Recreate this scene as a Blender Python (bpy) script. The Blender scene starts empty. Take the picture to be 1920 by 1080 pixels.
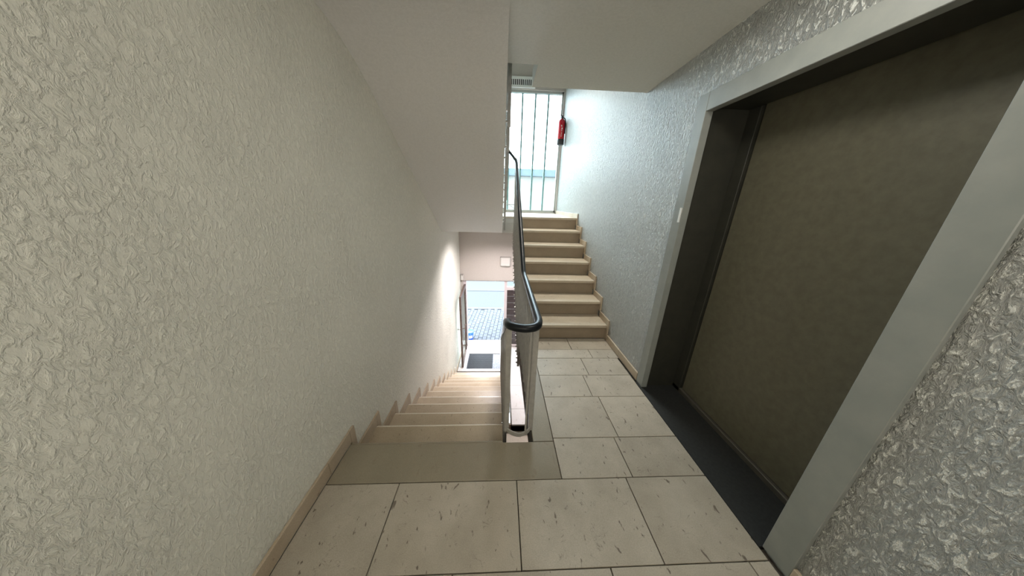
import bpy, bmesh, math, random
from mathutils import Matrix, Vector
random.seed(7)
sc = bpy.context.scene
C = sc.collection

# ------------------------------------------------------------------ camera
def cam_axes(yaw, pitch, roll):
    cy, sy, cp, sp = math.cos(yaw), math.sin(yaw), math.cos(pitch), math.sin(pitch)
    w = Vector((sy*cp, cy*cp, -sp)); r = Vector((cy, -sy, 0)); u = r.cross(w)
    c, s = math.cos(roll), math.sin(roll)
    return c*r + s*u, -s*r + c*u, w
cd = bpy.data.cameras.new('camera'); cam = bpy.data.objects.new('camera', cd); C.objects.link(cam)
cd.sensor_fit = 'HORIZONTAL'; cd.sensor_width = 36; cd.lens = 472.6/1920*36; cd.clip_start = 0.02; cd.clip_end = 300
r_, u_, w_ = cam_axes(0.052, 0.3264, 0.02977)
m = Matrix((r_, u_, -w_)).transposed().to_4x4(); m.translation = (0, 0, 1.3858)
cam.matrix_world = m
sc.camera = cam

# ------------------------------------------------------------------ world, lights, exposure
wd = bpy.data.worlds.new('sky'); sc.world = wd; wd.use_nodes = True
bg = wd.node_tree.nodes['Background']
bg.inputs[0].default_value = (0.80, 0.91, 1.0, 1); bg.inputs[1].default_value = 10.0
sc.view_settings.view_transform = 'Standard'; sc.view_settings.look = 'None'
sc.view_settings.gamma = 1; sc.view_settings.use_curve_mapping = False
sc.view_settings.exposure = 1.0
sc.cycles.max_bounces = 12; sc.cycles.diffuse_bounces = 8; sc.cycles.transparent_max_bounces = 12

PI = math.pi
def area(name, loc, rot, sx, sy, power, col, portal=False, spread=PI):
    l = bpy.data.lights.new(name, 'AREA'); l.shape = 'RECTANGLE'; l.size = sx; l.size_y = sy
    l.energy = power; l.color = col
    l.spread = spread
    if portal: l.cycles.is_portal = True
    o = bpy.data.objects.new(name, l); C.objects.link(o); o.location = loc; o.rotation_euler = rot
    return o
area('window_portal', (0.13, 5.75, 2.28), (-PI/2, 0, 0), 2.0, 2.12, 1, (1, 1, 1), True)
area('door_portal', (0.15, 5.75, -1.15), (-PI/2, 0, 0), 2.0, 1.8, 1, (1, 1, 1), True)
# added fill lights, all out of view, that brighten hall, stairs and entrance
area('hall_back_fill', (0.14, -1.86, 1.72), (PI/2+.75, 0, 0), 1.7, .8, 30, (1.0, 0.93, 0.82))  # added fill on the back wall, with no window behind it
area('upper_fill', (0.65, 3.7, 4.66), (0, 0, 0), 0.5, 0.5, 16, (1.0, 0.95, 0.86), spread=1.3)
area('hall_top_fill', (0.65, 1.0, 2.20), (0, 0, 0), 0.3, 0.3, 3.7, (1.0, 0.97, 0.88))

area('entrance_fill', (0.1, 4.3, 0.93), (0, 0, 0), 1.0, 0.5, 30, (1.0, 0.92, 0.93), spread=2.45)  # added fill under the landing for the lower steps and walls
# ------------------------------------------------------------------ materials
def mat(name, col=(.5, .5, .5), rough=.6, metal=0.0, spec=None):
    mt = bpy.data.materials.new(name); mt.use_nodes = True
    b = mt.node_tree.nodes['Principled BSDF']
    b.inputs['Base Color'].default_value = (*col, 1); b.inputs['Roughness'].default_value = rough
    b.inputs['Metallic'].default_value = metal
    if spec is not None: b.inputs['Specular IOR Level'].default_value = spec
    return mt
def nd(mt, typ, **kw):
    n = mt.node_tree.nodes.new(typ)
    for k, v in kw.items():
        if k.startswith('i_'): n.inputs[k[2:].replace('_', ' ')].default_value = v
        else: setattr(n, k, v)
    return n
def ln(mt, a, ao, b, bi): mt.node_tree.links.new(a.outputs[ao], b.inputs[bi])
def coords(mt, scale=(1, 1, 1), rot=(0, 0, 0), rnd=False):
    t = nd(mt, 'ShaderNodeTexCoord'); mp = nd(mt, 'ShaderNodeMapping')
    mp.inputs['Scale'].default_value = scale; mp.inputs['Rotation'].default_value = rot
    if rnd:
        oi = nd(mt, 'ShaderNodeObjectInfo'); ml = nd(mt, 'ShaderNodeMath', operation='MULTIPLY'); ml.inputs[1].default_value = 37.0
        cb = nd(mt, 'ShaderNodeCombineXYZ'); ln(mt, oi, 'Random', ml, 0); ln(mt, ml, 0, cb, 0); ln(mt, ml, 0, cb, 2)
        va = nd(mt, 'ShaderNodeVectorMath', operation='ADD'); ln(mt, t, 'Object', va, 0); ln(mt, cb, 0, va, 1); ln(mt, va, 0, mp, 'Vector')
    else: ln(mt, t, 'Object', mp, 'Vector')
    return mp
def ramp(mt, src, so, stops):
    r = nd(mt, 'ShaderNodeValToRGB'); e = r.color_ramp.elements
    while len(e) < len(stops): e.new(0.5)
    for k, (p, c) in enumerate(stops):
        e[k].position = p; e[k].color = (c, c, c, 1) if not isinstance(c, tuple) else (*c, 1)
    ln(mt, src, so, r, 'Fac'); return r
def mixc(mt, fac, a, b, mode='MIX'):
    mx = nd(mt, 'ShaderNodeMix', data_type='RGBA', blend_type=mode)
    for sock, v in ((0, fac), (6, a), (7, b)):
        if isinstance(v, tuple) and hasattr(v[0], 'outputs'): mt.node_tree.links.new(v[0].outputs[v[1]], mx.inputs[sock])
        elif isinstance(v, tuple): mx.inputs[sock].default_value = (*v, 1)
        else: mx.inputs[sock].default_value = v
    return mx
def stone(name, c1, c2, fleck, amt=1.0, rough=.42, fs=1.0, rnd=True, tone=0.12):
    mt = mat(name, c1, rough); b = mt.node_tree.nodes['Principled BSDF']
    co = coords(mt, rnd=rnd)
    n1 = nd(mt, 'ShaderNodeTexNoise', i_Scale=5.0, i_Detail=6.0, i_Roughness=.6); ln(mt, co, 0, n1, 'Vector')
    r1 = ramp(mt, n1, 'Fac', [(.35, c1), (.65, c2)])
    # short dark fossil flecks
    c2m = coords(mt, scale=(1, .5, 1), rot=(0, 0, .5), rnd=rnd)
    n2 = nd(mt, 'ShaderNodeTexNoise', i_Scale=34.0*fs, i_Detail=2.5, i_Roughness=.55, i_Distortion=.5); ln(mt, c2m, 0, n2, 'Vector')
    f1 = ramp(mt, n2, 'Fac', [(.657, 0.0), (.71, 1.0)])
    n3 = nd(mt, 'ShaderNodeTexNoise', i_Scale=11.0*fs, i_Detail=4.0, i_Distortion=1.0); ln(mt, co, 0, n3, 'Vector')
    f2 = ramp(mt, n3, 'Fac', [(.492, 0.0), (.5, .75), (.508, 0.0)])
    n4 = nd(mt, 'ShaderNodeTexNoise', i_Scale=14.0, i_Detail=1.0); ln(mt, co, 0, n4, 'Vector')
    g = ramp(mt, n4, 'Fac', [(.57, 0.0), (.64, 1.0)])
    v = nd(mt, 'ShaderNodeMath', operation='MULTIPLY'); ln(mt, f2, 0, v, 0); ln(mt, g, 0, v, 1)
    a = nd(mt, 'ShaderNodeMath', operation='MAXIMUM'); ln(mt, f1, 0, a, 0); ln(mt, v, 0, a, 1)
    s = nd(mt, 'ShaderNodeMath', operation='MULTIPLY'); s.inputs[1].default_value = amt; ln(mt, a, 0, s, 0)
    mx = mixc(mt, (s, 0), (r1, 0), fleck)
    nf = nd(mt, 'ShaderNodeTexNoise', i_Scale=260.0, i_Detail=2.0); ln(mt, co, 0, nf, 'Vector')
    rf = ramp(mt, nf, 'Fac', [(.3, .82), (.7, 1.0)])
    mg = mixc(mt, 1.0, (mx, 2), (rf, 0), 'MULTIPLY')
    oi = nd(mt, 'ShaderNodeObjectInfo'); ro = ramp(mt, oi, 'Random', [(0, 1-tone), (1, 1.0)])
    m2 = mixc(mt, 1.0, (mg, 2), (ro, 0), 'MULTIPLY')
    ln(mt, m2, 2, b, 'Base Color')
    bp = nd(mt, 'ShaderNodeBump', i_Strength=.25, i_Distance=.002, invert=True); ln(mt, s, 0, bp, 'Height'); ln(mt, bp, 0, b, 'Normal')
    return mt
def plaster(name, col, scale, strength, dist, stretch=(1, 1, 1), thr=(.45, .62), rough=.8, spec=.5, patch=0.0, crevice_shade=.94):
    mt = mat(name, col, rough, spec=spec); b = mt.node_tree.nodes['Principled BSDF']
    co = coords(mt, scale=stretch)
    n = nd(mt, 'ShaderNodeTexNoise', i_Scale=scale, i_Detail=5.0, i_Roughness=.62, i_Distortion=.7); ln(mt, co, 0, n, 'Vector')
    r = ramp(mt, n, 'Fac', [(thr[0], 0.0), (thr[1], 1.0)])
    nb = nd(mt, 'ShaderNodeTexNoise', i_Scale=scale*4, i_Detail=3.0); ln(mt, co, 0, nb, 'Vector')
    ad = nd(mt, 'ShaderNodeMath', operation='MULTIPLY_ADD'); ad.inputs[1].default_value = .3; ln(mt, nb, 'Fac', ad, 0); ln(mt, r, 0, ad, 2)
    bp = nd(mt, 'ShaderNodeBump', i_Strength=strength, i_Distance=dist); ln(mt, bp, 0, b, 'Normal')
    if patch:
        c0 = coords(mt); n0 = nd(mt, 'ShaderNodeTexNoise', i_Scale=2.6, i_Detail=3.0); ln(mt, c0, 0, n0, 'Vector')
        r0 = ramp(mt, n0, 'Fac', [(.38, 1-patch), (.6, 1.0)])
        ml = nd(mt, 'ShaderNodeMath', operation='MULTIPLY'); ln(mt, ad, 0, ml, 0); ln(mt, r0, 0, ml, 1); ln(mt, ml, 0, bp, 'Height')
    else: ln(mt, ad, 0, bp, 'Height')
    rc = ramp(mt, n, 'Fac', [(thr[0]-.06, tuple(c*crevice_shade for c in col)), (thr[1]-.04, col)]); ln(mt, rc, 0, b, 'Base Color')  # relief shade put into the colour: plaster crevices darkened
    return mt
def noisy(name, c1, c2, scale, rough=.6, bump=0.0, dist=.002, metal=0.0, rnd=False):
    mt = mat(name, c1, rough, metal); b = mt.node_tree.nodes['Principled BSDF']
    co = coords(mt, rnd=rnd)
    n = nd(mt, 'ShaderNodeTexNoise', i_Scale=scale, i_Detail=5.0, i_Roughness=.6); ln(mt, co, 0, n, 'Vector')
    r = ramp(mt, n, 'Fac', [(.35, c1), (.65, c2)]); ln(mt, r, 0, b, 'Base Color')
    if bump:
        bp = nd(mt, 'ShaderNodeBump', i_Strength=bump, i_Distance=dist); ln(mt, n, 'Fac', bp, 'Height'); ln(mt, bp, 0, b, 'Normal')
    return mt
M = {}
M['tile'] = stone('hall_limestone', (.45, .40, .325), (.55, .495, .41), (.12, .09, .07), .8, fs=1.25)
M['slab'] = stone('stair_limestone', (.29, .25, .185), (.33, .285, .21), (.22, .16, .11), .35, rough=.4, tone=.05)
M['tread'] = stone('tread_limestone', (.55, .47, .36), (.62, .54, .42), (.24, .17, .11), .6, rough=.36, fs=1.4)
M['tread_down'] = stone('lower_tread_limestone', (.54, .435, .31), (.62, .51, .375), (.20, .14, .09), .5, rough=.34, fs=1.6, tone=.14)
M['nosing'] = stone('nosing_highlight', (.86, .78, .66), (.90, .83, .72), (.5, .4, .3), .2, rough=.16)  # pale colour paints the bright highlight along the tread edges
M['pale'] = stone('entrance_limestone', (.74, .69, .66), (.80, .76, .74), (.45, .38, .34), .5, rough=.4)
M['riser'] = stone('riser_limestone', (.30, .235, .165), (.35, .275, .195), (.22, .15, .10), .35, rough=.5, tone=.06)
M['skirt'] = stone('skirting_limestone', (.50, .40, .29), (.58, .48, .36), (.25, .16, .10), .5, rough=.45)
M['grout'] = noisy('grout', (.07, .06, .05), (.12, .10, .08), 40, .9)
M['wall_l'] = plaster('left_wall_plaster', (.83, .82, .735), 60, .7, .007, (1, 1, .6), (.44, .62), crevice_shade=.90, patch=.45)
M['wall_r'] = plaster('right_wall_plaster', (.76, .77, .73), 60, 1.0, .045, (1, 1, .55), (.40, .58), crevice_shade=.82, rough=.38, patch=.2)
M['smooth'] = plaster('smooth_paint', (.62, .61, .58), 70, .15, .002)
M['ceil'] = plaster('ceiling_paint', (.60, .60, .56), 70, .12, .002)
M['facade'] = plaster('facade_paint', (.50, .455, .42), 60, .15, .002)
M['white'] = mat('white_paint', (.75, .75, .73), .45)
M['frame_grey'] = mat('window_frame_paint', (.40, .41, .39), .5)
M['concrete'] = noisy('concrete', (.30, .27, .24), (.38, .35, .31), 8, .85)
M['dark'] = mat('shaft_dark', (.02, .02, .018), .8)
M['bar'] = noisy('baluster_paint', (.33, .315, .29), (.40, .385, .355), 30, .38)
M['bolt'] = mat('bolt_steel', (.6, .58, .55), .35, .8)
M['rail'] = mat('handrail_plastic', (.008, .010, .012), .33); M['rail'].node_tree.nodes['Principled BSDF'].inputs['Specular IOR Level'].default_value = .22
M['lift_frame'] = noisy('lift_frame_paint', (.24, .255, .24), (.28, .29, .27), 9, .4)
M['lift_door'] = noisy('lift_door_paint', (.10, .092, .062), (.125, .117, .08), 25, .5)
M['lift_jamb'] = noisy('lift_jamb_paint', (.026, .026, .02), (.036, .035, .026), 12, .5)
M['rubber'] = noisy('threshold_rubber', (.012, .013, .012), (.02, .021, .02), 60, .7, .3, .001)
M['alu'] = mat('sill_metal', (.13, .12, .10), .4, .5)
M['bronze'] = noisy('bronze_metal', (.10, .065, .055), (.16, .11, .09), 20, .4, metal=.2)
M['pinkframe'] = mat('pale_metal_frame', (.62, .55, .56), .4)
M['cyanframe'] = mat('joint_seal', (.16, .30, .31), .5)
M['panel'] = noisy('dark_panel_paint', (.045, .035, .035), (.07, .055, .055), 14, .3)
M['red'] = noisy('extinguisher_red', (.42, .01, .018), (.50, .018, .03), 8, .25)
M['black'] = mat('black_plastic', (.012, .012, .014), .4)
M['label'] = mat('label_white', (.7, .7, .68), .5)
M['lamp'] = mat('lamp_plastic', (.58, .56, .53), .4)
M['lampdark'] = mat('lamp_housing', (.30, .28, .26), .5)
M['blue'] = mat('blue_plastic', (.02, .10, .55), .4)
M['mat'] = noisy('mat_rubber', (.008, .008, .011), (.02, .02, .026), 40, .6)
M['well'] = noisy('mat_well', (.17, .18, .21), (.38, .40, .46), 35, .8)
M['asphalt'] = noisy('asphalt', (.033, .037, .043), (.041, .046, .053), 30, .9, .3, .004)
M['asphalt2'] = noisy('far_asphalt', (.042, .046, .052), (.048, .052, .058), 20, .9)
M['kerb'] = noisy('kerb_stone', (.044, .047, .053), (.056, .060, .066), 18, .8)
M['paver'] = noisy('concrete_paver', (.034, .039, .048), (.056, .062, .073), 7, .85, .2, .002, rnd=True)
M['sand'] = mat('paver_joint', (.007, .008, .011), .95)
M['housewall'] = noisy('house_render', (.085, .08, .065), (.10, .094, .08), 3, .9)
M['houseband'] = noisy('house_roof_edge', (.012, .028, .035), (.02, .038, .046), 3, .8)
M['grilledark'] = mat('grille_slot', (.03, .03, .03), .8)
def glassy(name, tint, trans, diff):
    mt = bpy.data.materials.new(name); mt.use_nodes = True; nt = mt.node_tree; nt.nodes.clear()
    o = nt.nodes.new('ShaderNodeOutputMaterial'); t = nt.nodes.new('ShaderNodeBsdfTransparent'); t.inputs[0].default_value = (*tint, 1)
    tr = nt.nodes.new('ShaderNodeBsdfTranslucent'); tr.inputs[0].default_value = (*tint, 1)
    gl = nt.nodes.new('ShaderNodeBsdfGlossy'); gl.inputs['Roughness'].default_value = .05
    m1 = nt.nodes.new('ShaderNodeMixShader'); m1.inputs[0].default_value = diff; nt.links.new(t.outputs[0], m1.inputs[1]); nt.links.new(tr.outputs[0], m1.inputs[2])
    m2 = nt.nodes.new('ShaderNodeMixShader'); m2.inputs[0].default_value = .05; nt.links.new(m1.outputs[0], m2.inputs[1]); nt.links.new(gl.outputs[0], m2.inputs[2])
    nt.links.new(m2.outputs[0], o.inputs[0]); return mt
M['uglass'] = glassy('channel_glass', (.93, .98, .98), 1, .02)
M['glass'] = glassy('clear_glass', (.95, .98, .97), 1, .02)

# ------------------------------------------------------------------ helpers
def box(bm, x0, x1, y0, y1, z0, z1, bev=0.0, seg=1):
    v = [bm.verts.new(p) for p in ((x0,y0,z0),(x1,y0,z0),(x1,y1,z0),(x0,y1,z0),(x0,y0,z1),(x1,y0,z1),(x1,y1,z1),(x0,y1,z1))]
    fs = [bm.faces.new([v[i] for i in f]) for f in ((0,3,2,1),(4,5,6,7),(0,1,5,4),(1,2,6,5),(2,3,7,6),(3,0,4,7))]
    if bev:
        es = list({e for f in fs for e in f.edges})
        bmesh.ops.bevel(bm, geom=es, offset=bev, segments=seg, affect='EDGES', profile=.5)
    return bm
def prism(bm, pts, axis, a, b):
    """extrude a closed outline (2D) along axis from a to b; pts are (Y,Z) for axis X, (X,Z) for Y, (X,Y) for Z"""
    def P(p, t):
        return {'X': (t, p[0], p[1]), 'Y': (p[0], t, p[1]), 'Z': (p[0], p[1], t)}[axis]
    A = [bm.verts.new(P(p, a)) for p in pts]; B = [bm.verts.new(P(p, b)) for p in pts]
    bm.faces.new(A); bm.faces.new(B[::-1])
    for i in range(len(pts)):
        j = (i+1) % len(pts); bm.faces.new((A[i], B[i], B[j], A[j]))
    bmesh.ops.recalc_face_normals(bm, faces=bm.faces[:])
    return bm
def cyl(bm, p0, p1, r0, r1=None, n=12, cap=True):
    p0, p1 = Vector(p0), Vector(p1); r1 = r0 if r1 is None else r1
    d = (p1-p0).normalized(); a = d.orthogonal().normalized(); b = d.cross(a)
    A = [bm.verts.new(p0+(a*math.cos(t)+b*math.sin(t))*r0) for t in [2*PI*k/n for k in range(n)]]
    B = [bm.verts.new(p1+(a*math.cos(t)+b*math.sin(t))*r1) for t in [2*PI*k/n for k in range(n)]]
    for i in range(n): bm.faces.new((A[i], A[(i+1) % n], B[(i+1) % n], B[i]))
    if cap: bm.faces.new(A[::-1]); bm.faces.new(B)
    return bm
def lathe(bm, c, prof, n=24):
    rings = []
    for r, z in prof:
        rings.append([bm.verts.new((c[0]+r*math.cos(2*PI*k/n), c[1]+r*math.sin(2*PI*k/n), c[2]+z)) for k in range(n)])
    for A, B in zip(rings, rings[1:]):
        for i in range(n): bm.faces.new((A[i], A[(i+1) % n], B[(i+1) % n], B[i]))
    bm.faces.new(rings[0][::-1]); bm.faces.new(rings[-1]); return bm
def sweep(bm, path, prof, up=Vector((0, 0, 1))):
    """sweep a closed 2D profile (side, up) along a path"""
    path = [Vector(p) for p in path]; rings = []
    for i, p in enumerate(path):
        t = (path[min(i+1, len(path)-1)] - path[max(i-1, 0)]).normalized()
        s = t.cross(up)
        s = s.normalized() if s.length > 1e-4 else Vector((1, 0, 0)); u = s.cross(t)
        rings.append([bm.verts.new(p + s*a + u*b) for a, b in prof])
    n = len(prof)
    for A, B in zip(rings, rings[1:]):
        for i in range(n): bm.faces.new((A[i], A[(i+1) % n], B[(i+1) % n], B[i]))
    bm.faces.new(rings[0][::-1]); bm.faces.new(rings[-1])
    bmesh.ops.recalc_face_normals(bm, faces=bm.faces[:])
    return bm
def catmull(pts, n=8):
    P = [Vector(p) for p in pts]; P = [P[0]*2-P[1]] + P + [P[-1]*2-P[-2]]; out = []
    for i in range(1, len(P)-2):
        for k in range(n):
            t = k/n; a, b, c, d = P[i-1:i+3]
            out.append(.5*((2*b)+(c-a)*t+(2*a-5*b+4*c-d)*t*t+(3*b-a-3*c+d)*t**3))
    return out + [P[-2]]
def wpos(o):
    v = Vector(o.location)
    while o.parent: o = o.parent; v += Vector(o.location)
    return v
def obj(name, bm, m, parent=None, smooth=False):
    """one mesh object; geometry is written in world coordinates, the origin goes to the parent's"""
    me = bpy.data.meshes.new(name)
    if parent is not None: bmesh.ops.translate(bm, verts=bm.verts[:], vec=-wpos(parent))
    if smooth:
        for f in bm.faces: f.smooth = True
    bm.to_mesh(me); bm.free(); me.materials.append(M[m] if isinstance(m, str) else m)
    o = bpy.data.objects.new(name, me); C.objects.link(o)
    if parent is not None: o.parent = parent
    return o
def B(): return bmesh.new()
def thing(name, label, cat, loc=(0, 0, 0), group=None):
    o = bpy.data.objects.new(name, None); C.objects.link(o); o.location = loc; o['label'] = label; o['category'] = cat
    if group: o['group'] = group
    o.empty_display_size = .1
    return o
def struct(name, bm=None, m=None, label=None, cat=None, loc=(0, 0, 0)):
    if bm is None: o = bpy.data.objects.new(name, None); C.objects.link(o); o.location = loc; o.empty_display_size = .1
    else: o = obj(name, bm, m)
    o['kind'] = 'structure'
    if label: o['label'] = label
    if cat: o['category'] = cat
    return o

# ------------------------------------------------------------------ dimensions (metres)
R = .17; TU = .256; TD = .2836
XL, XR = -.885, 1.17            # wall planes
Y0U, Y0D = 2.38, 1.169          # first nosing up / top nosing down
GZ = -12*R                      # ground floor
YG = Y0D + 12*TD
YF = 5.5                        # facade plane
N0, N1 = .03, .215              # stairwell gap in X
YT = Y0U + 6*TU                 # nosing of the intermediate landing
ZL = 7*R                        # its level
ZC = 2.257; YB = -1.9; TOP = 4.7; BOT = -4.0

# ------------------------------------------------------------------ walls
w = B(); box(w, XL-.2, XL, YB-.2, YF+.2, BOT, TOP+.2)
struct('wall_left', w, 'wall_l', 'long pale plastered wall along the flight going down', 'wall')
E0, E1, EH = .62, 1.69, 1.98    # lift opening
w = B(); box(w, XR, XR+.2, E1, YF+.2, BOT, TOP+.2); box(w, XR, XR+.2, YB-.2, E0, BOT, TOP+.2)
box(w, XR, XR+.2, E0, E1, EH, TOP+.2); box(w, XR, XR+.2, E0, E1, BOT, -.02)
struct('wall_right', w, 'wall_r', 'white roughcast wall beside the flight going up and around the lift', 'wall')
w = B(); box(w, XL, XR, YB-.2, YB, BOT, TOP+.2)
struct('wall_back', w, 'smooth', 'plain wall of the hall behind the viewer', 'wall')
w = B(); box(w, XL, XR, YF, YF+.2, ZL-.26, ZL+.02); box(w, XL, XR, YF, YF+.2, 3.35, TOP+.2)
box(w, 1.145, XR, YF, YF+.2, ZL, 3.35)
box(w, XL, XR, YF, YF+.2, -.31, ZL-.26); box(w, XL, -.83, YF, YF+.2, GZ-.3, -.31)
box(w, XL, XR, YF, YF+.2, BOT, GZ-.02)
struct('wall_front', w, 'facade', 'pinkish white wall above the entrance door', 'wall')
w = B(); box(w, XL, XR, .5, .6, BOT, -.16)
struct('wall_cellar', w, 'concrete', 'grey cellar wall below the hall floor', 'wall')

# ------------------------------------------------------------------ ceilings
c = B()
box(c, XL, N0, YB, 2.39, ZC, 2.37); box(c, N0, .235, YB, 2.05, ZC, 2.37); box(c, .235, XR, YB, 2.39, ZC, 2.37)
struct('ceiling', c, 'ceil', 'smooth off-white ceiling slab with a notch at the stairwell gap', 'ceiling')
c = B(); box(c, XL-.2, XR+.2, YB-.2, YF+.2, TOP, TOP+.2)
struct('ceiling_upper', c, 'ceil', 'ceiling of the storey above', 'ceiling')

# ------------------------------------------------------------------ floor of the hall, tile by tile
fl = B(); box(fl, XL, N0, YB, Y0D-.03, -.20, -.022); box(fl, N0, N1, YB, 1.145, -.20, -.022); box(fl, N1, XR, YB, Y0U+.03, -.20, -.022)
floor = struct('floor', fl, 'grout', 'hall floor of worn beige limestone tiles with dark flecks', 'floor')
def tile(parent, x0, x1, y0, y1, z, m='tile', g=.0022, name='tile', th=.03, j=True):
    b = B(); dz = random.uniform(-.0007, .0007) if j else 0
    box(b, x0+g, x1-g, y0+g, y1-g, z-th, z+dz, .0012); return obj(name, b, m, parent)
rows = [(-1.9, -1.32, [-.872, -.3, .3, .9, 1.14]), (-1.32, -.73, [-.872, -.45, .15, .75, 1.14]), (-.73, -.38, [-.872, -.3, .28, .88, 1.14]),
        (-.38, .0, [-.872, -.6, -.0, .6, 1.14]), (0, .3, [-.872, -.41, .2, .81, 1.14]), (.3, .585, [-.872, -.17, .463, 1.05, 1.14]),
        (.585, .932, [-.872, -.502, .103, .692, 1.14]), (.932, 1.178, [.345, .733, 1.14]), (1.178, 1.53, [.345, .765, 1.14]),
        (1.53, 1.783, [.345, .722, 1.14]), (1.783, 2.033, [.345, .78, 1.14]), (2.033, 2.183, [N1, .90, 1.155]), (2.183, 2.40, [N1, .735, 1.155])]
for y0, y1, xs in rows:
    for a, b_ in zip(xs, xs[1:]): tile(floor, a, b_, y0, y1, 0)
o = tile(floor, N1+.002, .345, 1.156, 2.033, 0, 'slab'); o['label'] = 'narrow border slab along the stairwell gap'
# ------------------------------------------------------------------ skirting of the hall
def skirt(parent, x0, x1, y0, y1, z0, h=.075): b = B(); box(b, x0, x1, y0, y1, z0, z0+h, .002); return obj('skirting_piece', b, 'skirt', parent)
bl = struct('baseboard_left', label='beige stone skirting stepping down the left wall', cat='baseboard')
for a, b_ in ((-1.9, -1.3), (-1.3, -.7), (-.7, -.1), (-.1, .5), (.5, .98), (.98, Y0D+.005)): skirt(bl, XL+.001, XL+.014, a+.001, b_-.001, .001, .08)
br = struct('baseboard_right', label='beige stone skirting stepping up the right wall', cat='baseboard')
for a, b_ in ((1.712, 2.06), (2.06, Y0U-.03)): skirt(br, XR-.016, XR-.001, a+.001, b_-.001, .001, .07)
for a, b_ in ((-1.9, -1.3), (-1.3, -.7), (-.7, -.1), (-.1, .53)): skirt(br, XR-.016, XR-.001, a+.001, b_-.001, .001, .07)

# ------------------------------------------------------------------ flight going down to the entrance
sd = thing('staircase', 'beige stone flight going down along the left wall to the open entrance door', 'stairs', (-.4, Y0D, GZ))
b = B(); pts = [(Y0D-.2, -.035)]
for k in range(12): pts += [(Y0D+k*TD-.032, -.035-k*R), (Y0D+k*TD-.032, -.035-(k+1)*R)]
pts += [(YG-.02, GZ-.03), (YG-.02, GZ-.2), (YG-.4, GZ-.2), (Y0D-.2, -.30)]
prism(b, pts, 'X', XL+.001, N0-.005); obj('flight_core', b, 'concrete', sd)
o = B(); box(o, XL+.015, .343, .934, 1.154, -.03, 0, .002)
box(o, XL+.015, N0+.004, 1.1535, Y0D, -.03, 0, .008, 3)
top = obj('tread', o, 'slab', sd); top['label'] = 'wide smooth top slab at the head of the flight'
for k in range(1, 12):
    y1 = Y0D+k*TD; b = B(); box(b, XL+.013, N0+.004, y1-TD-.03, y1-.0175, -k*R-.03, -k*R); o = obj('tread', b, 'tread_down', sd)
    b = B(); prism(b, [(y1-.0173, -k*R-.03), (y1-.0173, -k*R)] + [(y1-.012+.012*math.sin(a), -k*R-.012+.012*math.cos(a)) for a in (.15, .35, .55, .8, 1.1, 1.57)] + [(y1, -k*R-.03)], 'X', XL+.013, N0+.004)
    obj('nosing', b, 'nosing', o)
for k in range(12):
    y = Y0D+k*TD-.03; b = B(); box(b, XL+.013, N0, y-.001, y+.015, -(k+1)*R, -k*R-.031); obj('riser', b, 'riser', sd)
    # vertical then horizontal skirting piece, stepped
    b = B(); h = .08; a0 = Y0D+k*TD; 
    if k < 12:
        q = [(a0+.006, -k*R+h), (a0-.0, -k*R+h), (a0-.0, -(k+1)*R), (a0+TD-.034, -(k+1)*R), (a0+TD-.034, -(k+1)*R+h), (a0+.05, -(k+1)*R+h), (a0+.05, -k*R+h)]
        q = [(a0+.006, -k*R+h), (a0+.006, -(k+1)*R+.001), (a0+TD+.004, -(k+1)*R+.001), (a0+TD+.004, -(k+1)*R+h), (a0+.05, -(k+1)*R+h), (a0+.05, -k*R+h)]
        prism(b, q, 'X', XL+.001, XL+.013); obj('skirting_piece', b, 'skirt', bl)
skirt(bl, XL+.001, XL+.014, YG+.008, YF-.01, GZ+.001, .08)

# ------------------------------------------------------------------ flight going up to the intermediate landing
su = thing('staircase', 'beige stone flight of seven steps going up along the roughcast right wall', 'stairs', (.7, Y0U, 0))
b = B(); pts = [(Y0U+.045, -.19), (Y0U+.045, -.001)]
for k in range(7):
    pts += [(Y0U+.045+k*TU, (k+1)*R-.032)]
    if k < 6: pts += [(Y0U+.045+(k+1)*TU, (k+1)*R-.032)]
pts += [(YT+.06, ZL-.032), (YT+.06, ZL-.24), (Y0U+.4, -.19)]
prism(b, pts, 'X', N1+.004, XR-.001); obj('flight_core', b, 'concrete', su)
for k in range(7):
    y = Y0U+k*TU; b = B(); box(b, N1, XR-.016, y, min(y+TU+.03, YT+.30 if k == 6 else 9), (k+1)*R-.03, (k+1)*R, .004, 2)
    if k < 6: obj('tread', b, 'tread', su)
    else: b.free()
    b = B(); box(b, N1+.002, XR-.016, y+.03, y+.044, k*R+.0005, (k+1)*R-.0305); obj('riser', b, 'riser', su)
    b = B(); h = .062; y -= .0
    y2 = y+TU-.022
    q = [(y-.022, k*R+h if k else .001), (y-.022, (k+1)*R+h), (y2, (k+1)*R+h), (y2, (k+1)*R+.0005), (y+.0285, (k+1)*R+.0005), (y+.0285, k*R+.001), (y-.0, k*R+.001) if not k else (y-.0, k*R+h)]
    if k: q = [(y-.022, k*R+h), (y-.022, (k+1)*R+h), (y2, (k+1)*R+h), (y2, (k+1)*R+.0005), (y+.0285, (k+1)*R+.0005), (y+.0285, k*R+h)]
    prism(b, q, 'X', XR-.0155, XR-.001); obj('skirting_piece', b, 'skirt', br)

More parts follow.
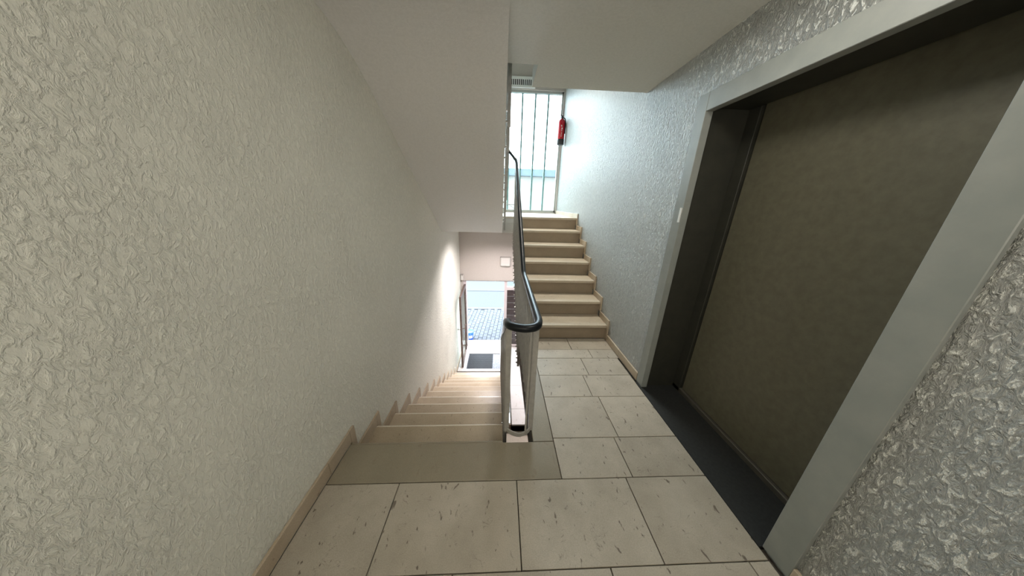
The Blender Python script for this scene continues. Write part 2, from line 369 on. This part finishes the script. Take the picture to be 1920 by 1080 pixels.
# ------------------------------------------------------------------ intermediate landing
b = B(); box(b, XL, N1+.002, YT+.005, YF, ZL-.24, ZL-.03); box(b, N1+.002, XR, YT+.061, YF, ZL-.24, ZL-.03)
land = struct('floor_landing', b, 'smooth', 'intermediate landing in front of the channel glass window', 'floor')
b = B(); box(b, N1, XR-.016, YT, YT+.30, ZL-.03, ZL, .003); obj('tile', b, 'tread', land)
b = B(); box(b, XL+.002, N1-.001, YT-.0, YT+.30, ZL-.03, ZL, .003); obj('tile', b, 'tread', land)
for y0, y1, xs in ((YT+.30, YT+.75, (XL, -.3, .3, .85, XR)), (YT+.75, YT+1.2, (XL, -.55, 0, .6, XR)), (YT+1.2, YF-.001, (XL, -.2, .4, .95, XR))):
    for a, c_ in zip(xs, xs[1:]): tile(land, a, c_, y0, y1, ZL, 'tread')
for a, c_ in ((YT+TU-.02, YT+.8), (YT+.8, YF-.03)): skirt(br, XR-.016, XR-.001, a+.001, c_-.001, ZL+.001, .062)

# ------------------------------------------------------------------ upper flight: its smooth underside fills the upper left
b = B()
sl = (ZC-.93)/(3.925-1.785)
pts = []
for i in range(13):     # soft transition between ceiling and slope
    t = i/12; y = 1.50 + t*.62
    a = Vector((1.50, ZC-.001)); m_ = Vector((1.785, ZC-.001)); e = Vector((2.12, ZC-.001-sl*.335))
    p = a*(1-t)**2 + m_*2*t*(1-t) + e*t*t; pts.append((p.x, p.y))
pts += [(YT+.004, .945), (YT+.004, ZL-.031), (YT-.03, ZL-.031)]
for k in range(7):
    y = YT-k*TU; pts += [(max(y-.03, 2.392), ZL+(k+1)*R-.001)]
    if k < 6: pts += [(max(y-.03-TU, 2.392), ZL+(k+1)*R-.001)]
pts = pts[:-1] + [(2.392, ZC-.001)]
prism(b, pts, 'X', XL+.001, N0)
us = obj('staircase', b, 'smooth')
us['label'] = 'smooth grey painted sloping underside of the flight rising overhead'; us['category'] = 'stairs'

# ------------------------------------------------------------------ ground floor and cellar steps
b = B(); box(b, XL, N1, YG-.02, YF+.2, GZ-.3, GZ-.025); box(b, N1, XR, 3.2, YF+.2, GZ-.3, GZ-.025)
gf = struct('floor_entrance', b, 'grout', 'entrance floor of pale stone tiles around a sunken mat', 'floor')
MX0, MX1, MY0, MY1 = -.70, .03, 4.63, 5.22
for a, c_ in ((XL+.014, -.1), (-.1, .62), (.62, XR)): tile(gf, a, c_, MY1, YF-.01, GZ, 'pale')
tile(gf, XL+.014, MX0, YG-.02, MY1, GZ, 'pale'); tile(gf, MX1, .23, YG-.02, MY1, GZ, 'pale')
b = B(); box(b, MX0, MX1, YG-.02, MY0, GZ-.03, GZ, .002); obj('tile', b, 'pale', gf)
for y0, y1 in ((3.17, 3.5), (3.5, 4.1), (4.1, 4.7), (4.7, MY1)):
    for a, c_ in ((N1+.016, .62), (.62, XR)): tile(gf, a if a > .5 else .23, c_, y0, y1, GZ, 'pale')
b = B(); box(b, MX0+.002, MX1-.002, MY0+.002, MY1-.002, GZ-.0248, GZ-.020); obj('mat_well', b, 'well', gf)
sb = thing('staircase', 'short run of brown stone cellar steps seen down through the stairwell gap', 'stairs', (.6, 3.2, GZ-6*R))
for k in range(1, 8):
    b = B(); box(b, N0+.01, XR-.002, 3.2-k*.27, 3.2-(k-1)*.27+.03, GZ-k*R-.03, GZ-k*R, .002); obj('tread', b, 'tread', sb)
for k in range(0, 8):
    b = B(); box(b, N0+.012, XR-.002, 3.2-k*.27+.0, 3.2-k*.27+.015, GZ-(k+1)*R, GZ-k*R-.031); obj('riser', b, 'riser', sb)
b = B(); prism(b, [(3.2, GZ-.31), (3.23, GZ-.9), (.61, BOT), (.61, BOT-.1), (3.5, BOT-.1), (3.5, GZ-.31)], 'X', XL, XR)
struct('floor_cellar', b, 'concrete', 'rough cellar floor under the steps', 'floor')
b = B(); box(b, XL, N0, .6, 4.2, BOT, BOT+.05)
# wall closing the underside of the flight from the cellar stairs
b = B(); prism(b, [(.601, BOT), (3.1, BOT), (3.1, -1.66), (.969, -.34), (.601, -.24)], 'X', N0-.13, N0-.07); struct('wall_spine', b, 'concrete', 'cellar wall below the flight', 'wall')

# ------------------------------------------------------------------ channel glass window
wn = struct('window_1', label='tall window of upright channel glass strips behind the landing', cat='window', loc=(.13, YF+.06, ZL))
b = B(); box(b, XL+.002, 1.143, YF+.03, YF+.10, ZL+.02, ZL+.06); box(b, XL+.002, 1.143, YF+.03, YF+.10, 3.31, 3.348)
box(b, 1.115, 1.143, YF+.03, YF+.10, ZL+.02, 3.348); box(b, XL+.002, XL+.03, YF+.03, YF+.10, ZL+.02, 3.348)
obj('window_frame', b, 'frame_grey', wn)
x = 1.115; k = 0
while x > XL+.05:
    x0 = max(x-.2435, XL+.03); b = B()
    box(b, x0+.0155, x-.0155, YF+.06, YF+.066, ZL+.06, 3.31); 
    obj('glass_channel', b, 'uglass', wn)
    if x0 > XL+.05:
        b = B(); box(b, x0-.015, x0+.015, YF+.056, YF+.10, ZL+.061, 3.309); obj('joint_seal', b, 'cyanframe', wn)
    x = x0; k += 1
# vent grille above the window
vg = thing('vent_grille', 'pale vent grille with dark upright slots high above the channel glass window', 'vent', (.33, YF-.02, 3.37))
b = B(); gx0, gx1, gz0, gz1 = .14, .60, 3.365, 3.53
n = 12; pitch = (gx1-gx0-.04)/n
box(b, gx0, gx1, YF-.03, YF-.002, gz0, gz0+.035); box(b, gx0, gx1, YF-.03, YF-.002, gz1-.035, gz1)
box(b, gx0, gx0+.02, YF-.03, YF-.002, gz0+.035, gz1-.035); box(b, gx1-.02, gx1, YF-.03, YF-.002, gz0+.035, gz1-.035)
obj('grille_frame', b, 'white', vg)
for i in range(n):
    b = B(); x = gx0+.02+i*pitch; box(b, x+pitch*.5, x+pitch, YF-.027, YF-.006, gz0+.035, gz1-.035); obj('slat', b, 'white', vg)
b = B(); box(b, gx0+.02, gx1-.02, YF-.005, YF-.002, gz0+.035, gz1-.035); obj('backing', b, 'grilledark', vg)

# ------------------------------------------------------------------ entrance: frame, sidelight, open leaf
dr = struct('door_1', label='open glazed entrance door with bronze metal edges folded back against the left wall', cat='door', loc=(-.8, YF, GZ))
b = B(); box(b, -.829, -.765, YF+.04, YF+.11, GZ+.0, -.312); box(b, .11, .175, YF+.04, YF+.11, GZ, -.312); box(b, -.765, .11, YF+.04, YF+.11, -.335, -.312)
obj('door_frame', b, 'pinkframe', dr)
hx, hy, tx, ty = -.79, 5.50, -.775, 4.66
def leafbox(bm, s0, s1, z0, z1, t0=-.02, t1=.02):
    d = Vector((tx-hx, ty-hy, 0)); L = d.length; d.normalize(); nrm = Vector((-d.y, d.x, 0))
    P = [Vector((hx, hy, 0))+d*(s*L)+nrm*t for s, t in ((s0, t0), (s1, t0), (s1, t1), (s0, t1))]
    prism(bm, [(p.x, p.y) for p in P], 'Z', z0, z1)
LZ0, LZ1 = GZ+.012, -.40
leaf = B()
leafbox(leaf, .93, 1, LZ0, LZ1); leafbox(leaf, 0, .07, LZ0, LZ1); leafbox(leaf, .07, .93, LZ0, LZ0+.07); leafbox(leaf, .07, .93, LZ1-.06, LZ1)
lf = obj('leaf_frame', leaf, 'bronze', dr)
b = B(); leafbox(b, .07, .93, LZ0+.07, LZ1-.06, -.004, .004); obj('glass_pane', b, 'glass', dr)
b = B()
hxx = -.70
cyl(b, (hxx, 4.74, -1.62), (hxx, 4.74, -1.02), .013); 
pl = obj('pull_handle', b, 'bronze', dr, True)
b = B(); cyl(b, (hxx, 4.74, -1.12), (-.762, 4.72, -1.12), .008); cyl(b, (hxx, 4.74, -1.52), (-.762, 4.72, -1.52), .008); obj('bracket', b, 'bronze', dr, True)
b = B(); cyl(b, (-.795, 4.70, -1.13), (-.845, 4.70, -1.13), .008); cyl(b, (-.845, 4.692, -1.13), (-.845, 4.80, -1.13), .009); obj('door_lever', b, 'bolt', dr, True)
dc = thing('door_closer', 'small dark-topped box fixed in the corner above the open entrance door', 'door hardware', (-.85, YF-.05, -.25))
b = B(); box(b, -.872, -.815, YF-.07, YF-.001, -.29, -.17, .008); obj('housing', b, 'lamp', dc)
b = B(); box(b, -.875, -.812, YF-.073, YF-.001, -.169, -.155, .003); obj('cap', b, 'lampdark', dc)
# sidelight with dark panel
w2 = struct('window_2', label='dark panelled sidelight right of the entrance with a clear strip on top', cat='window', loc=(.6, YF, GZ))
b = B(); box(b, 1.11, 1.168, YF+.04, YF+.11, GZ, -.312); box(b, .175, 1.11, YF+.04, YF+.11, -.545, -.475); box(b, .175, 1.11, YF+.04, YF+.11, -.335, -.312); box(b, .175, 1.11, YF+.04, YF+.11, GZ, GZ+.05)
obj('window_frame', b, 'pinkframe', w2)
b = B(); box(b, .175, 1.11, YF+.06, YF+.066, -.475, -.335); obj('glass_pane', b, 'glass', w2)
for i in range(9):
    z = GZ+.05+i*((-.545-GZ-.05)/9); b = B(); box(b, .177, 1.108, YF+.055, YF+.09, z+.004, z+(-.545-GZ-.05)/9-.003, .003); obj('panel', b, 'panel', w2)
# lamp on the wall above the door
wl = thing('wall_lamp', 'square pale plastic wall lamp, unlit, on the wall above the entrance', 'lamp', (.12, YF, .04))
b = B(); box(b, .01, .235, YF-.06, YF-.001, .04, .235, .02); obj('lamp_cover', b, 'lamp', wl, False)
b = B(); box(b, .005, .24, YF-.045, YF-.001, .2355, .25, .003); obj('top_shield', b, 'lampdark', wl)

# mat
dm = thing('doormat', 'black rubber honeycomb mat lying in the sunken well at the entrance', 'mat', (-.4, 4.9, GZ-.02))
b = B(); mx0, mx1, my0, my1 = -.69, -.135, 4.64, 5.21; s = .028
i = 0; y = my0
while y < my1+.001:
    box(b, mx0, mx1, y, min(y+.009, my1+.004), GZ-.0195, GZ-.006); y += s
j = 0; x = mx0
while x < mx1+.001:
    row = 0; y = my0+.009
    while y < my1-.005:
        xo = x + (s/2 if row % 2 else 0)
        if xo < mx1-.008: box(b, xo, xo+.009, y, y+s-.009, GZ-.0195, GZ-.006)
        y += s; row += 1
    x += s
mt_ = obj('rubber_lattice', b, 'mat', dm)

# ------------------------------------------------------------------ fire extinguisher
ex = thing('fire_extinguisher', 'red fire extinguisher with black base hanging on the right wall beside the window', 'extinguisher', (1.095, 5.28, 2.43))
ec = (1.095, 5.28, 2.43)
b = B(); lathe(b, ec, [(.055, .07), (.062, .075), (.062, .36), (.058, .385), (.044, .405), (.022, .418), (.018, .43)]); obj('cylinder', b, 'red', ex, True)
b = B(); lathe(b, ec, [(.05, 0), (.064, .006), (.0645, .088), (.062, .092)]); obj('base_ring', b, 'black', ex, True)
b = B(); cyl(b, (ec[0], ec[1], ec[2]+.42), (ec[0], ec[1], ec[2]+.465), .014); obj('valve', b, 'black', ex, True)
b = B(); sweep(b, [(ec[0]+.015, ec[1], ec[2]+.462), (ec[0]-.02, ec[1]-.02, ec[2]+.474), (ec[0]-.05, ec[1]-.04, ec[2]+.468)], [(-.008, -.003), (.008, -.003), (.008, .003), (-.008, .003)]); obj('lever', b, 'black', ex)
b = B(); hp = catmull([(ec[0]+.012, ec[1]-.01, ec[2]+.44), (ec[0]+.05, ec[1]-.035, ec[2]+.41), (ec[0]+.062, ec[1]-.038, ec[2]+.33), (ec[0]+.06, ec[1]-.038, ec[2]+.18)])
sweep(b, hp, [(.009*math.cos(t), .009*math.sin(t)) for t in [k*PI/4 for k in range(8)]], Vector((0, 1, 0))); obj('hose', b, 'black', ex, True)
b = B(); box(b, ec[0]+.01, XR-.001, ec[1]-.02, ec[1]+.02, ec[2]+.30, ec[2]+.34); obj('wall_bracket', b, 'black', ex)
lab = B()     # white print on the front of the cylinder: small curved marks
for (a0, a1, z0, z1) in ((-.35, -.1, .30, .31), (-.3, .0, .285, .292), (-.15, .1, .245, .268), (-.25, .05, .225, .232), (-.2, .02, .195, .20), (-.2, .0, .17, .178), (-.3, .05, .15, .155), (-.25, -.02, .128, .134)):
    vs = []
    for z in (z0, z1):
        vs.append([lab.verts.new((ec[0]+.0627*math.sin(a), ec[1]-.0627*math.cos(a), ec[2]+z)) for a in (a0, (a0+a1)/2, a1)])
    for q in range(2): lab.faces.new((vs[0][q], vs[0][q+1], vs[1][q+1], vs[1][q]))
pl_ = obj('printed_label', lab, 'label', ex); pl_['kind'] = 'stuff'

# ------------------------------------------------------------------ lift entrance
el = struct('door_2', label='dark recessed lift door framed by a grey metal surround in the right wall', cat='door', loc=(XR, 1.15, 0))
FO0, FO1, FI0, FI1, FT, FB = .53, 1.708, .63, 1.628, 2.003, 1.908
b = B(); box(b, 1.155, 1.20, FI1, FO1, .001, FT, .002); obj('frame_post', b, 'lift_frame', el)
b = B(); box(b, 1.155, 1.20, FO0, FI0, .001, FT, .002); obj('frame_post', b, 'lift_frame', el)
b = B(); box(b, 1.155, 1.20, FI0+.001, FI1-.001, FB, FT, .002); obj('frame_header', b, 'lift_frame', el)
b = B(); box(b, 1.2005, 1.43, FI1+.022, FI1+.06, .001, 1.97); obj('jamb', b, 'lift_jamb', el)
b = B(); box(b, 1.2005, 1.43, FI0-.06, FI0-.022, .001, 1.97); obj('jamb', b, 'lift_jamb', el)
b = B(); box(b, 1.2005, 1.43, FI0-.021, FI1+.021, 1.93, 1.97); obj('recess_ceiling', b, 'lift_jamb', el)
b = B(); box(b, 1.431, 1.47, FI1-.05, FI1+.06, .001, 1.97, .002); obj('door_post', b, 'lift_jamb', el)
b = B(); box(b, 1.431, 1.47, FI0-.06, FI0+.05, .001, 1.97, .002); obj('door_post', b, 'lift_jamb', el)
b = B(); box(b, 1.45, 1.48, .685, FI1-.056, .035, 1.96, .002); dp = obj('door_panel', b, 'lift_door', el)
b = B(); box(b, 1.141, 1.431, E0+.01, E1, -.03, .0005); obj('threshold', b, 'rubber', el)
b = B(); box(b, 1.431, 1.50, E0+.01, E1, -.02, .033, .003); obj('sill', b, 'alu', el)
b = B(); box(b, 1.150, 1.1548, 1.632, 1.650, 1.295, 1.385, .001); o = obj('strike_plate', b, 'label', el); o['label'] = 'small pale plate on the grey surround'
sh = B(); box(sh, 1.371, 2.2, E0-.35, E0-.3, -.3, 2.3); box(sh, 1.371, 2.2, E1+.3, E1+.35, -.3, 2.3); box(sh, 2.2, 2.25, E0-.35, E1+.35, -.3, 2.3); box(sh, 1.371, 2.2, E0-.3, E1+.3, 2.25, 2.3); box(sh, 1.371, 2.2, E0-.3, E1+.3, -.3, -.25)
struct('wall_shaft', sh, 'dark', 'walls of the lift shaft', 'wall')

# ------------------------------------------------------------------ stair railing
rl = thing('stair_railing', 'black handrail on grey flat steel balusters curving round the stairwell gap', 'railing', (.13, 1.16, 0))
XA, XB = .048, .207    # down side / up side
sd_ = -R/TD; su_ = R/TU
HP = .795
path = [(XA-.004, 4.60, HP-.03+sd_*(4.60-1.2)), (XA-.004, 1.60, HP-.02+sd_*.4), (XA-.004, 1.27, HP-.02+sd_*.07)]
loop = catmull([(XA-.004, 1.27, HP-.035), (XA, 1.19, HP-.012), (XA+.022, 1.142, HP), (.128, 1.122, HP), (XB-.025, 1.138, HP), (XB, 1.19, HP), (XB+.003, 1.30, HP)])
zt = HP + su_*(3.86-2.143)
path = path[:2] + loop + [(XB+.005, 2.10, HP), (XB+.005, 2.17, HP+.01), (XB+.005, 2.5, HP+su_*(2.5-2.143)), (XB+.004, 3.2, HP+su_*(3.2-2.143)), (XB+.003, 3.80, HP+su_*(3.80-2.143))]
path += catmull([(XB, 3.88, zt+.01), (XB-.03, 3.93, zt+.05), (XA+.03, 3.93, zt+.16), (XA+.008, 3.86, zt+.22)], 5)
path += [(XA+.008, 3.0, zt+.22+su_*.86), (XA+.008, 2.2, zt+.22+su_*1.66)]
prof = [(-.021, -.010), (-.018, -.016), (.018, -.016), (.021, -.010), (.021, .006), (.014, .015), (0, .018), (-.014, .015), (-.021, .006)]
b = B(); sweep(b, path, prof); obj('handrail', b, 'rail', rl, True)
def flatbar(x, y, z0, z1):
    b = B(); box(b, x-.013, x+.013, y-.004, y+.004, z0, z1); return obj('baluster', b, 'bar', rl)
def bolt(bar, x, y, z, side):
    b = B(); cyl(b, (x+side*.0135, y, z), (x+side*.028, y, z), .009, n=8); obj('bolt', b, 'bolt', bar)
# level part
y = 1.225
while y < 2.2: flatbar(XB, y, .045, HP-.012); y += .105
# up flight
y = 2.27
while y < 3.86:
    nose = R*(1+(y-Y0U)/TU); top_ = HP + su_*(y-2.143) - .02
    o = flatbar(XB, y, nose-.36, top_); bolt(o, XB, y, nose-.31, -1); bolt(o, XB, y, nose-.25, -1); y += .105
# down flight
y = 1.22
while y < 4.55:
    nose = -R*((y-Y0D)/TD); top_ = HP-.035+sd_*(y-1.2)-.012
    o = flatbar(XA, y, nose+.045 if y < 1.25 else nose-.12, top_)
    if y > 1.25: bolt(o, XA, y, nose-.09, -1)
    y += .105
# upper flight
y = 3.84
while y > 2.3:
    nose = ZL + R*(1+(YT-y)/TU); top_ = zt+.22+su_*(3.86-y)-.02
    o = flatbar(XA+.012, y, nose-.42, top_); bolt(o, XA+.012, y, nose-.38, -1); bolt(o, XA+.012, y, nose-.30, -1); y -= .21
# curved front bars and bottom strip
fb = [(-.002, -.012), (.002, -.012), (.002, .012), (-.002, .012)]
b = B(); bp_ = catmull([(XA, 1.32, .0), (XA, 1.24, .05), (XA+.02, 1.185, .055), (.128, 1.158, .055), (XB-.02, 1.185, .055), (XB, 1.24, .055), (XB, 1.35, .055), (XB, 2.2, .055)])
sweep(b, bp_, [(-.004, -.014), (.004, -.014), (.004, .014), (-.004, .014)]); obj('bottom_strip', b, 'bar', rl)
for x, yy in ((XA+.006, 1.20), (XB-.006, 1.20), (.168, 1.168)):
    b = B(); wd_ = .015 if x != .168 else .005
    box(b, x-wd_, x+wd_, yy-.004, yy+.004, .045, HP-.012); obj('baluster', b, 'bar', rl)
# strips at the turn on the landing
b = B(); cyl(b, (XA+.012, 3.9, 1.36), (XB, 3.9, 1.36), .004, n=6); cyl(b, (XA+.014, 3.9, 1.40), (XB-.002, 3.92, 1.30), .003, n=6); obj('cross_wire', b, 'bar', rl)

# ------------------------------------------------------------------ outside
OZ = GZ-.06
b = B(); box(b, -12, 14, YF+.2, 8.08, OZ-.2, OZ-.012)
pv = struct('floor_pavement', b, 'sand', 'pavement of small grey concrete blocks outside the door', 'pavement')
ang = math.radians(-5); ca, sa = math.cos(ang), math.sin(ang)
PW, PH = .112, .165; cnt = 0
protos = []
for q in range(4):
    b = B(); box(b, -PW/2+.005, PW/2-.005, -PH/2+.005, PH/2-.005, -.03, 0, .003); me = bpy.data.meshes.new('paver'); b.to_mesh(me); b.free(); me.materials.append(M['paver']); protos.append(me)
far = B()
for i in range(-20, 32):
    for j in range(-4, 20):
        lx = i*PW; ly = j*PH + (PH/2 if i % 2 else 0)
        x = -.3 + lx*ca - ly*sa; y = 5.80 + lx*sa + ly*ca
        if y < YF+.36 or y > 7.97: continue
        if -.98 < x < .42 and cnt < 290:
            o = bpy.data.objects.new('paver', protos[cnt % 4]); C.objects.link(o); o.parent = pv; o.location = (x, y, OZ+random.uniform(-.002, .003)); o.rotation_euler = (0, 0, ang); cnt += 1
        else:
            n0 = len(far.verts); box(far, -PW/2+.005, PW/2-.005, -PH/2+.005, PH/2-.005, -.03, 0)
            far.verts.ensure_lookup_table()
            for v in far.verts[n0:]: v.co = Vector((x+v.co.x*ca-v.co.y*sa, y+v.co.x*sa+v.co.y*ca, OZ+v.co.z))
o = obj('outer_pavers', far, 'paver', pv); o['kind'] = 'stuff'
b = B(); box(b, -.83, 1.17, YF+.115, YF+.34, OZ-.05, GZ-.005, .004); struct('trim_1', b, 'white', 'pale stone doorstep outside the entrance', 'doorstep')
kb = struct('trim_2', label='row of pale kerb stones between pavement and road', cat='kerb')
for i in range(-4, 6):
    b = B(); box(b, i*1.0+.3, i*1.0+1.295, 8.0, 8.12, OZ-.1, OZ+.01, .006); obj('kerb_stone', b, 'kerb', kb)
b = B(); box(b, -12, 14, 8.13, 9.9, OZ-.2, OZ-.03); struct('floor_road', b, 'asphalt', 'pale grey asphalt road outside', 'road')
b = B(); box(b, -12, 14, 9.93, 40, OZ-.2, OZ-.02); struct('floor_far_road', b, 'asphalt2', 'paler far lane of the road', 'road')
b = B(); box(b, -12, 14, 9.90, 9.93, OZ-.2, OZ-.06); struct('trim_3', b, 'sand', 'dark joint along the road', 'joint')
# blue canister by the door
bc = thing('bucket', 'blue plastic bucket with lid standing outside by the door', 'bucket', (-.78, 6.0, OZ))
bcx, bcy = -.775, 5.98
b = B(); lathe(b, (bcx, bcy, OZ+.001), [(.085, 0), (.10, .20), (.102, .21)]); obj('bucket_body', b, 'blue', bc, True)
b = B(); lathe(b, (bcx, bcy, OZ+.001), [(.106, .21), (.108, .235), (.10, .24)]); obj('lid', b, 'blue', bc, True)
b = B()
for q in range(6):
    a0, a1 = -PI/2+q*.16-.1, -PI/2+(q+1)*.16-.1; rr = .101
    vs = [b.verts.new((bcx+r2*math.cos(a), bcy+r2*math.sin(a), OZ+z)) for a, z, r2 in ((a0, .07, .094), (a1, .07, .094), (a1, .15, .1), (a0, .15, .1))]; b.faces.new(vs)
obj('printed_label', b, 'label', bc)
# house across the street, seen blurred through the channel glass
hs = thing('house', 'pale house with a blue grey roof edge across the street behind the channel glass', 'house', (2, 16, OZ-.1))
b = B(); box(b, -9, 13, 15, 22, OZ-.1, 2.75); obj('house_wall', b, 'housewall', hs)
b = B(); box(b, -9.3, 13.3, 14.7, 22.3, 2.76, 3.12, .02); obj('roof_edge', b, 'houseband', hs)
for i in range(6):
    x = -7+i*3.4
    if abs(x) < 0: continue
    b = B(); box(b, x, x+1.1, 14.96, 14.999, -.6, .9); f = obj('house_window', b, 'white', hs)
    b = B(); box(b, x+.06, x+1.04, 14.94, 14.959, -.54, .84); obj('window_glass', b, 'houseband', f)
# added lamp bodies at the fill lights, out of view
b = thing("added_lamp", 'flat white added lamp body, unseen, under the intermediate landing', 'lamp', (.1, 4.3, ZL-.24)); bb = B(); box(bb, -.42, .62, 4.03, 4.57, .935, .949); obj('added_lamp_body', bb, 'white', b)
for nm, lx, ly, lz, lb in (('added_lamp', .65, 3.7, TOP, 'round white added lamp body, unseen, in the storey above'), ('added_lamp', .65, 1.0, ZC, 'round white added lamp body, unseen, in the hall just above the viewer')):
    cl = thing(nm, lb, 'lamp', (lx, ly, lz)); b = B(); lathe(b, (lx, ly, lz-.04), [(.14, 0), (.15, .01), (.15, .039)]); obj('added_lamp_body', b, 'white', cl, True)
